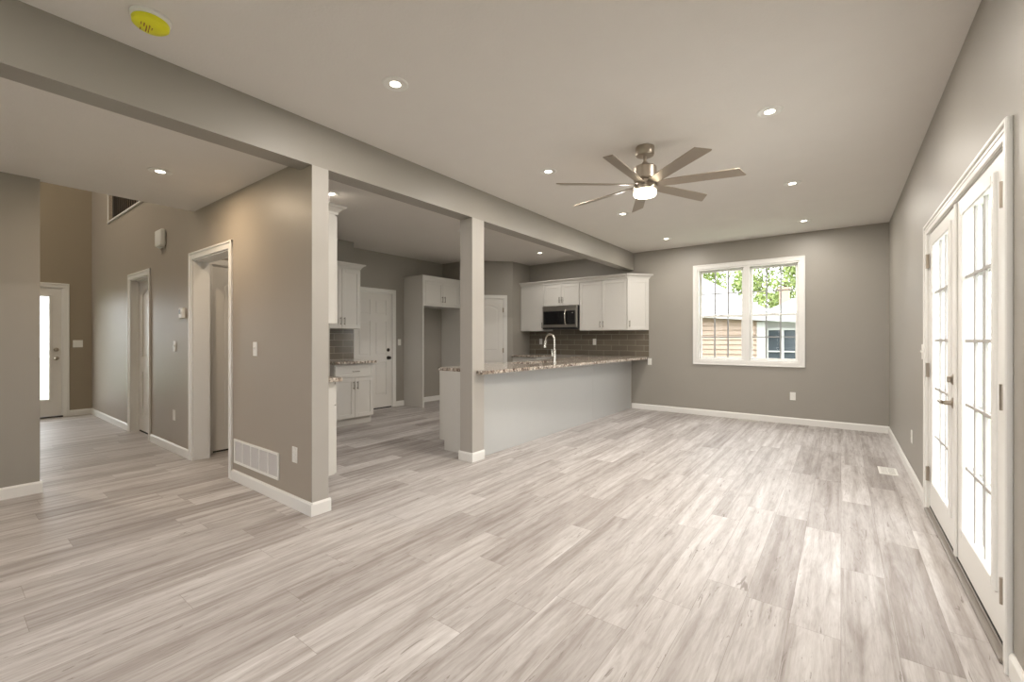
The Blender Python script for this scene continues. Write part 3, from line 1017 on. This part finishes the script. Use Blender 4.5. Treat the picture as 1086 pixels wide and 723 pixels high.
# peninsula cabinet
t = thing('peninsula_cabinet', 'long white peninsula cabinet with plain back panels facing the room', 'cabinet', (-3.0, 3.432, 0))
PX0, PX1 = -3.595+3.0, -2.985+3.0
PL = YB-3.432-.002
MB().box(PX0+.02, PX1-.008, .012, PL-.62, .108, .665).box(PX0+.02, PX1-.008, .012, 1.10, .665, .875).box(PX0+.02, PX1-.008, 1.89, PL-.62, .665, .875).build('body', CAB, t)
MB().box(PX0+.075, PX1-.008, .012, PL-.62, 0, .108).build('toe_kick', CAB, t)
MB().box(PX0+.075, PX1, 0, .012, 0, .108).box(PX0, PX1, 0, .012, .108, .875).build('end_panel', CAB, t)
ys = 6.0-3.432
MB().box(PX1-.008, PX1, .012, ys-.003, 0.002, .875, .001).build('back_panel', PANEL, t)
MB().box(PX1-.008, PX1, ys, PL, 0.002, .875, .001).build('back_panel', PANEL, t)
MB().box(PX1-.001, PX1+.005, PL-.018, PL, 0.002, .875, .001).build('scribe_strip', CAB, t)
for k in range(5):
    a = .02+k*.66
    m_ = MB(); shaker(m_, -a-.65, -a, .115, .866, 0)
    m_.bm.transform(Matrix.Translation((PX0, 0, 0)) @ Matrix.Rotation(-PI/2, 4, 'Z'))
    d_ = m_.build('door', CAB, t)
    MB().tube([(PX0-.03, a+.04, .70), (PX0-.03, a+.04, .81)], .005, 8).build('handle', NICKEL, d_, True)

# peninsula granite worktop (L shaped, with sink cut-out), rounded near edge
def slab_poly(mb, pts, z0=.876, z1=.912, bev=.007):
    mb.prism(pts, 'z', z0, z1, bev=0)
mb = MB()
fx = lambda y: -2.83+(y-3.29)*(.15/4.2)
SX0, SX1, SY0, SY1 = -3.50, -3.13, 4.55, 5.30
slab_poly(mb, [(-3.62, 3.434), (-2.938, 3.434), (-2.938, 3.33), (-2.928, 3.30), (-2.905, 3.285), (-2.86, 3.285), (-2.838, 3.295), (-2.83, 3.32), (fx(SY0), SY0), (-3.62, SY0)])
slab_poly(mb, [(-3.62, SY0), (SX0, SY0), (SX0, SY1), (-3.62, SY1)])
slab_poly(mb, [(SX1, SY0), (fx(SY0), SY0), (fx(SY1), SY1), (SX1, SY1)])
slab_poly(mb, [(-3.62, SY1), (fx(SY1), SY1), (fx(YB), YB-.011), (-3.84, YB-.011), (-3.84, YB-.645), (-3.62, YB-.645)])
bmesh.ops.remove_doubles(mb.bm, verts=mb.bm.verts, dist=.0002)
o = mb.build('peninsula_countertop', GRANITE)
tag(o, 'long speckled granite worktop on the peninsula with sink and faucet', 'countertop')
# sink
t = thing('kitchen_sink', 'stainless steel sink set in the granite peninsula top', 'sink', ((SX0+SX1)/2, (SY0+SY1)/2, .875))
hw, hl = (SX1-SX0)/2-.002, (SY1-SY0)/2-.002
MB().box(-hw, hw, -hl, hl, -.20, -.195).box(-hw, -hw+.004, -hl, hl, -.195, 0).box(hw-.004, hw, -hl, hl, -.195, 0).box(-hw, hw, -hl, -hl+.004, -.195, 0).box(-hw, hw, hl-.004, hl, -.195, 0).build('basin', STEEL, t)
MB().lathe([(0, -.195), (.045, -.195), (.04, -.190), (0, -.190)], seg=20).build('drain', CHROME, t, True)
# faucet
t = thing('kitchen_faucet', 'brushed nickel gooseneck faucet standing on the granite peninsula', 'faucet', (-3.045, 4.985, .912))
MB().lathe([(0, 0), (.028, 0), (.028, .006), (.021, .012), (.019, .06), (.019, .17), (.016, .18), (0, .18)], seg=20).build('base', CHROME, t, True)
pts = [(0, 0, .17), (0, 0, .31)]
rr = .068
for k in range(1, 13):
    th = PI*k/12*1.02
    pts.append((-rr+rr*math.cos(th), 0, .31+rr*math.sin(th)))
pts.append((-2*rr-.006, 0, .285))
MB().tube(pts, .0125, 14).build('spout', CHROME, t, True)
MB().tube([(-2*rr-.006, 0, .29), (-2*rr-.01, 0, .25), (-2*rr-.016, 0, .20)], [.013, .017, .021], 14).build('spray_head', CHROME, t, True)
MB().tube([(0, -.015, .085), (0, -.045, .088)], .013, 12).tube([(0, -.045, .085), (-.004, -.056, .13), (-.006, -.062, .185)], [.008, .006, .005], 10).build('handle', CHROME, t, True)

# ------------------------------------------------------------------ backsplashes
o = MB().box(XPW+.003, -2.662, YB-.010, YB-.001, .913, ZU0-.001).box(-4.6, -3.85, YB-.010, YB-.001, ZU0-.001, 1.43).build('backsplash', TILEX)
tag(o, 'taupe subway tile backsplash on the back wall below the microwave', 'backsplash')
o = MB().box(XJ+.001, XJ+.010, 3.28, 3.995, .913, ZU0-.001).build('backsplash', TILEY)
tag(o, 'taupe tile backsplash between small base cabinet and wall cabinet', 'backsplash')

# ------------------------------------------------------------------ microwave
t = thing('microwave_oven', 'stainless over-the-range microwave with black glass door', 'microwave', (-4.222, YB-.001, 1.412))
mw, mh, md = .372, .436, .40
MB().box(-mw, mw, -md+.03, 0, .03, mh, .002).build('body', BLACK, t)
MB().box(-mw, mw, -md, -.012, 0, .03, .004).build('vent_base', BLACK, t)
MB().box(-mw, mw, -md-.003, -md+.03, mh-.065, mh, .004).build('vent_panel', STEEL, t)
d_ = MB().box(-mw, mw, -md-.008, -md+.03, .032, mh-.068, .005).build('door', STEEL, t)
MB().box(-mw+.025, mw-.035, -md-.011, -md-.007, .085, mh-.10, .002).build('door_glass', BLACKG, d_)
pts = []
for k in range(11):
    s_ = k/10
    pts.append((.145, -md-.012-.042*math.sin(PI*s_)**.5, .075+.285*s_))
MB().tube(pts, .011, 12).build('handle', CHROME, d_, True)
MB().box(.27, .30, -md-.0125, -md-.0108, .295, .301).build('display', PLASTG, d_)

# ------------------------------------------------------------------ small wall items (local: face -y, origin on the wall)
def outlet(label, loc, rz, group=None, w_=.07, h_=.115):
    t = thing('wall_outlet', label, 'outlet', loc, rz, group)
    MB().box(-w_/2, w_/2, -.006, 0, -h_/2, h_/2, .003, 2).build('plate', PLAST, t)
    for s in (-1, 1):
        MB().box(-.016, .016, -.009, -.005, s*.02-.014, s*.02+.014, .003).build('receptacle', PLAST, t)
    return t
o1 = outlet('white wall outlet low beside the return grille near the wall end', (-3.174, YS0, .39), 0)
dup(o1, (-5.79, YS0, .403), 0, 'white wall outlet low on the hall wall between the doorways')
dup(o1, (-.556, YB, .40), 0, 'white wall outlet on the back wall below the window')
dup(o1, (-2.682+.035, YB, .835), 0, 'white wall outlet just under the right end of the granite top')
dup(o1, (XR, 5.198, .37), -PI/2, 'white wall outlet low on the right wall past the doors')
dup(o1, (-4.888, YB-.010, 1.172), 0, 'white outlet in the tile backsplash left of the faucet')
dup(o1, (-3.69, YB-.010, 1.172), 0, 'white outlet in the tile backsplash right of the faucet')

def switch(label, loc, rz, n=1):
    t = thing('light_switch', label, 'switch', loc, rz)
    w_ = .07+.046*(n-1)
    MB().box(-w_/2, w_/2, -.006, 0, -.0575, .0575, .003, 2).build('plate', PLAST, t)
    for i in range(n):
        x = (i-(n-1)/2)*.046
        MB().box(x-.005, x+.005, -.016, -.005, -.004, .014, .002).build('toggle', PLAST, t)
    return t
switch('white light switch on the wall above the return grille', (-3.819, YS0, 1.149), 0)
switch('white light switch on the hall wall below the thermostat', (-5.775, YS0, 1.151), 0)
switch('white double switch plate on the entry wall beside the front door', (XF, 1.43, 1.15), PI/2, 2)
switch('white switch beside the kitchen six panel door', (XK, 5.175, 1.165), PI/2)
switch('white light switch on the right wall past the french doors', (XR, 4.562, 1.133), -PI/2)

t = thing('thermostat', 'small white wall thermostat left of the wide doorway', 'thermostat', (-5.50, YS0, 1.50))
MB().box(-.055, .055, -.03, 0, -.055, .055, .008, 2).build('body', PLAST, t)
MB().box(-.04, -.005, -.0315, -.029, -.01, .035).build('display', LCD, t)
MB().box(.012, .035, -.033, -.029, -.012, .012, .003).build('button', PLASTG, t)
t = thing('door_chime', 'rounded white door chime box high on the hall wall', 'door chime', (-6.17, YS0, 2.37))
MB().box(-.11, .11, -.055, 0, -.095, .095, .022, 3).build('cover', PLAST, t, True)
MB().box(-.085, .085, -.03, 0, -.105, -.09, .004).build('base', PLASTG, t)

# return air grille
t = thing('return_air_grille', 'wide white return air grille low on the wall', 'vent', (-3.8165, YS0, .2595))
gw, gh = .4065, .1045
mb = MB().box(-gw, gw, -.01, 0, gh-.02, gh, .003).box(-gw, gw, -.01, 0, -gh, -gh+.02, .003).box(-gw, -gw+.02, -.0101, 0, -gh, gh, .003).box(gw-.02, gw, -.0101, 0, -gh, gh, .003)
for k in range(1, 5):
    x = -gw+.02+(2*gw-.04)*k/5
    mb.box(x-.006, x+.006, -.009, 0, -gh+.018, gh-.018)
mb.build('frame', PLAST, t)
mb = MB()
for k in range(17):
    z = -gh+.026+k*(2*gh-.05)/16
    mb.box(-gw+.018, gw-.018, -.0012, .0012, -.0045, .0045, M=Matrix.Translation((0, -.004, z)) @ Matrix.Rotation(R(-40), 4, 'X'))
mb.build('louvres', LOUVRE, t)
MB().box(-gw+.015, gw-.015, -.0012, -.0004, -gh+.015, gh-.015).build('backing', GRILLEBACK, t)

# floor registers
def register(label, loc, rz, m):
    t = thing('floor_register', label, 'vent', loc, rz)
    mb = MB().box(-.068, .068, -.142, -.122, 0, .005, .002).box(-.068, .068, .122, .142, 0, .005, .002).box(-.068, -.05, -.142, .142, 0, .0051, .002).box(.05, .068, -.142, .142, 0, .0051, .002)
    mb.box(-.003, .003, -.122, .122, .0, .0048)
    mb.build('frame', m, t)
    mb = MB()
    for k in range(19):
        y = -.115+k*.23/18
        mb.box(-.05, .05, y-.0035, y+.0035, .0012, .0042)
    mb.build('louvres', m, t)
    MB().box(-.052, .052, -.124, .124, .0002, .001).build('backing', GRILLEBACK, t)
register('white floor register by the right wall past the french doors', (.348, 5.35, 0), 0, PLAST)
register('beige floor register against the back wall below the window', (-1.11, 7.405, 0), PI/2, PLASTG)

# smoke detector with a yellow dust cover
t = thing('smoke_detector', 'white smoke detector with yellow plastic dust cover on the ceiling', 'smoke detector', (-2.60, .625, H))
MB().lathe([(0, 0), (.078, 0), (.078, -.012), (.072, -.02), (0, -.02)]).build('base', PLAST, t, True)
cv = MB().lathe([(.068, -.018), (.072, -.024), (.070, -.040), (.058, -.050), (.03, -.055), (0, -.056)]).build('dust_cover', YELLOW, t, True)
random.seed(4)
mb = MB()
for i in range(5):
    for k in range(7):
        if random.random() < .75:
            x = -.034+k*.010; y = -.038+i*.010
            if i < 4 or k in (3, 4):
                mb.box(x, x+random.uniform(.004, .008), y, y+random.uniform(.002, .005), -.0572, -.0545+(.0025 if abs(x)+abs(y) > .03 else 0))
mb.bm.transform(Matrix.Rotation(R(-8), 4, 'Z'))
mb.build('printed_warning', YPRINT, cv)

# ------------------------------------------------------------------ recessed lights
def downlight(label, x, y, z, watts=LAMP_W, col=(1, .935, .86)):
    t = thing('recessed_light', label, 'ceiling light', (x, y, z), 0, 'recessed ceiling lights')
    MB().lathe([(.062, 0), (.076, 0), (.076, -.003), (.066, -.006), (.062, -.004)], seg=28).build('trim_ring', PLAST, t, True)
    MB().lathe([(0, -.001), (.063, -.001), (.063, -.0035), (0, -.0045)], seg=28).build('lens', LENS, t, True)
    ld = bpy.data.lights.new('lamp_light', 'AREA')
    ld.shape = 'DISK'; ld.size = .10; ld.energy = watts; ld.color = col
    lo = bpy.data.objects.new('lamp_light', ld)
    COL.objects.link(lo); lo.parent = t; lo.location = (0, 0, -.009)
    return t
XA, XC_ = -2.115, -.380
first = downlight('recessed light nearest the camera, left row beside the beam', XA, 1.66, H)
for x, y, z, lab in [
    (XC_, 1.66, H, 'recessed light just above the top edge of the view, right row'),
    (XA, 3.36, H, 'recessed light left of the ceiling fan'),
    (XC_, 3.36, H, 'recessed light right of the fan, nearest and largest in the right row'),
    (XA, 5.05, H, 'recessed light just below and left of the fan lamp'),
    (XC_, 5.05, H, 'second recessed light of the right row, past the fan'),
    (XA, 6.70, H, 'farthest recessed light of the left row near the back wall'),
    (XC_, 6.74, H, 'farthest recessed light of the right row above the window'),
    (XA, -.60, H, 'living room recessed light behind the camera, beam side'),
    (XC_, -.60, H, 'living room recessed light behind the camera, door side'),
]:
    dup(first, (x, y, z), 0, lab)

k1 = downlight('kitchen recessed light peeking past the wall end', -4.25, 2.52, H, KITCHEN_LAMP_W)
dup(k1, (-4.25, 4.50, H), 0, 'kitchen recessed light hidden behind the square column')
dup(k1, (-4.25, 6.47, H), 0, 'kitchen recessed light above the back cabinets')
k1 = downlight('single recessed light in the lower dining ceiling', -4.15, 1.055, HL, DINING_LAMP_W, (1, .78, .55))
k1 = downlight('added light in the high entry ceiling, brightening the foyer', -7.5, -.2, 5.3, 60, (1, .88, .70))  # lamp added to lift the dark foyer
dup(k1, (-7.6, 2.5, 5.3), 0, 'added light brightening the upstairs landing')  # hidden lamp added so the opening looks lit
downlight('added light brightening the passage behind the wide doorway', -4.75, 2.05, H-.25, 3.0, (1, .84, .66))  # lamp added to brighten the door in the dark passage
# ------------------------------------------------------------------ ceiling fan
FX, FYY = -1.24, 3.40
t = thing('ceiling_fan', 'brushed nickel seven blade ceiling fan with glowing round lamp', 'ceiling fan', (FX, FYY, H))
MB().lathe([(0, 0), (.070, 0), (.072, -.006), (.072, -.058), (.066, -.068), (.02, -.07), (0, -.07)]).build('canopy', NICKEL, t, True)
MB().lathe([(0, -.065), (.013, -.065), (.013, -.15), (0, -.15)], seg=16).build('downrod', NICKEL, t, True)
MB().lathe([(0, -.118), (.020, -.118), (.024, -.135), (.045, -.147), (.078, -.155), (.088, -.165), (.089, -.255), (.082, -.262), (0, -.262)], seg=40).build('motor_housing', NICKEL, t, True)
MB().lathe([(0, -.262), (.062, -.262), (.062, -.285), (.078, -.29), (.078, -.312), (0, -.312)], seg=32).build('hub', BLADEM, t, True)
MB().lathe([(0, -.312), (.086, -.312), (.092, -.318), (.092, -.342), (.088, -.344), (0, -.344)], seg=40).build('light_fitter', NICKEL, t, True)
MB().lathe([(0, -.344), (.086, -.344), (.087, -.374), (.080, -.386), (.05, -.394), (0, -.396)], seg=40).build('lamp_shade', FANLENS, t, True)
for k in range(7):
    az = R(12.8+360/7*k)
    out = [(.07, -.028), (.13, -.040), (.22, -.044), (.662, -.050), (.712, .046), (.70, .052), (.22, .046), (.13, .040), (.07, .028)]
    M = Matrix.Translation((0, 0, -.298)) @ Matrix.Rotation(az, 4, 'Z') @ Matrix.Rotation(R(-14), 4, 'X')
    MB().prism(out, 'z', -.004, .004, bev=.0015, M=M).build('blade', BLADEM, t)
ld = bpy.data.lights.new('lamp_light', 'AREA')
ld.shape = 'DISK'; ld.size = .16; ld.energy = FAN_W; ld.color = (1, .83, .6)
lo = bpy.data.objects.new('lamp_light', ld); COL.objects.link(lo); lo.parent = t; lo.location = (0, 0, -.40)

# ------------------------------------------------------------------ outside
g = MB(); g.box(-60, 60, -60, 90, -.62, -.6)
struct('ground', g, GRASS, 'green lawn outside the house', 'ground')
g = MB(); g.box(XR+.16, 5.5, 1.2, 6.2, -.6, -.06)
struct('patio', g, CONC, 'pale concrete patio outside the french doors', 'patio')

hs = thing('neighbor_house', 'tan sided neighbouring house seen through the double window', 'house', (-1.4, 11.3, -.6))
oz = .6; oxx = 1.4
def W(mb):
    mb.bm.transform(Matrix.Translation((oxx, -11.3, oz))); return mb
mb = MB()
mb.box(-9, -1.44, 11.33, 15, -.6, 1.75)
z = -.6
while z < 1.72:
    mb.prism([(11.30, z), (11.33, z), (11.33, z+.113), (11.322, z+.113)], 'x', -9, -1.5)
    z += .113
W(mb).build('siding_wall', SIDING, hs)
W(MB().box(-1.525, -1.36, 11.27, 11.36, -.6, 1.62)).build('corner_board', HWHITE, hs)
W(MB().box(-1.44, .8, 11.42, 15, -.6, 1.75)).build('side_wall', HWHITE, hs)
# roof: hip face, fascia and lean-to
b = bmesh.new()
def poly(mb, pts, th=.05):
    b = bmesh.new()
    v0 = [b.verts.new(p) for p in pts]; v1 = [b.verts.new((p[0], p[1], p[2]-th)) for p in pts]
    b.faces.new(v0); b.faces.new(list(reversed(v1)))
    for i in range(len(pts)):
        j = (i+1) % len(pts)
        b.faces.new((v0[i], v1[i], v1[j], v0[j]))
    bmesh.ops.recalc_face_normals(b, faces=b.faces)
    mb._merge(b)
mb = MB()
poly(mb, [(-9, 11.15, 1.86), (-1.455, 11.15, 1.84), (-3.48, 14, 3.147), (-9, 14, 3.147)])
poly(mb, [(-1.455, 11.15, 1.84), (.8, 11.15, 1.66), (.8, 14, 1.95), (-1.455, 13.5, 1.95)])
poly(mb, [(-1.455, 11.15, 1.84), (-1.455, 13.5, 1.95), (-3.48, 14, 3.147)])
W(mb).build('roof', ROOFM, hs)
mb = MB()
mb.prism([(-9, 2.0), (-9, 1.90), (-2.7, 1.74), (.8, 1.46), (.8, 1.64), (-1.45, 1.83), (-2.7, 1.86)], 'y', 11.12, 11.16)
W(mb).build('fascia', HWHITE, hs)
W(MB().tube([(-2.22, 11.9, 2.1), (-2.22, 11.9, 2.72)], .045, 12)).build('vent_pipe', PLASTG, hs, True)
hw_ = W(MB().box(-1.36, -.30, 11.36, 11.43, .70, .75).box(-1.36, -.30, 11.36, 11.43, 1.42, 1.47).box(-1.36, -1.31, 11.365, 11.43, .75, 1.42).box(-.35, -.30, 11.365, 11.43, .75, 1.42)
        .box(-1.06, -1.01, 11.365, 11.43, .75, 1.42).box(-1.31, -.35, 11.37, 11.43, .93, .96)).build('window', HWHITE, hs)
W(MB().box(-1.31, -.35, 11.40, 11.41, .75, 1.42)).build('pane', mat('reflective pane', (.05, .06, .07), .15, 0, .3), hw_)
W(MB().box(-1.30, -.36, 11.408, 11.418, .76, 1.05)).build('blind', BLIND, hw_)

h2 = thing('distant_house', 'pale gabled house with brick chimney behind the neighbouring roof', 'house', (-1.0, 24, -.6))
MB().box(-3, 4, 0, 5, 0, 2.6).build('wall', HWHITE, h2)
MB().prism([(-3.3, 2.5), (4.3, 2.5), (.7, 3.85), (-.3, 3.85)], 'y', -.3, 5.2).build('roof', ROOFM, h2)
MB().box(-1.35, -.95, .2, .6, 2.6, 4.15).box(-1.4, -.9, .15, .65, 4.15, 4.25).build('chimney', BRICKP, h2)

def tree(label, loc, hgt, rad, n, m, seed, group='trees outside the window'):
    t = thing('leafy_tree', label, 'tree', loc, 0, group)
    random.seed(seed)
    mb = MB()
    mb.tube([(0, 0, 0), (.05, 0, hgt*.3), (0, .05, hgt*.65)], [.22, .16, .07], 10)
    for k in range(5):
        a = k*1.3
        mb.tube([(0, 0, hgt*(.3+.06*k)), (math.cos(a)*rad*.35, math.sin(a)*rad*.35, hgt*(.5+.06*k)), (math.cos(a)*rad*.6, math.sin(a)*rad*.6, hgt*(.6+.07*k))], [.08, .05, .02], 6)
    mb.build('trunk', BARK, t, True)
    b = bmesh.new()
    blobs = []
    for k in range(26):
        a = random.uniform(0, 2*PI); rr_ = rad*math.sqrt(random.random())*.75
        blobs.append((math.cos(a)*rr_, math.sin(a)*rr_, hgt*random.uniform(.38, .95), rad*random.uniform(.18, .36)))
    for k in range(n):
        bx, by, bz, br = random.choice(blobs)
        v = Vector((random.gauss(0, 1), random.gauss(0, 1), random.gauss(0, .8))).normalized()*br*random.uniform(.6, 1.05)
        c_ = Vector((bx, by, bz))+v
        s_ = random.uniform(.07, .14)
        e1 = Vector((random.gauss(0, 1), random.gauss(0, 1), random.gauss(0, 1))).normalized()
        e2 = e1.cross(Vector((random.gauss(0, 1), random.gauss(0, 1), random.gauss(0, 1)))).normalized()
        b.faces.new([b.verts.new(c_+e1*s_), b.verts.new(c_+e2*s_*.55), b.verts.new(c_-e1*s_), b.verts.new(c_-e2*s_*.55)])
    m_ = MB(); m_.bm.free(); m_.bm = b
    m_.build('crown', m, t)
tree('light green leafy tree through the left window half', (-7.2, 26, -.6), 6.3, 2.6, 5000, LEAF1, 1)
tree('yellow green leafy tree behind the pale distant chimney', (-3.2, 33, -.6), 7.6, 3.4, 8000, LEAF1, 2)
tree('blue green tree at the right side of the window view', (.6, 41, -.6), 11.5, 4.2, 8000, LEAF2, 3)
tree('broad tree standing past the patio outside the french doors', (13, 9, -.6), 6, 3, 5000, LEAF1, 5, 'trees beyond the patio')
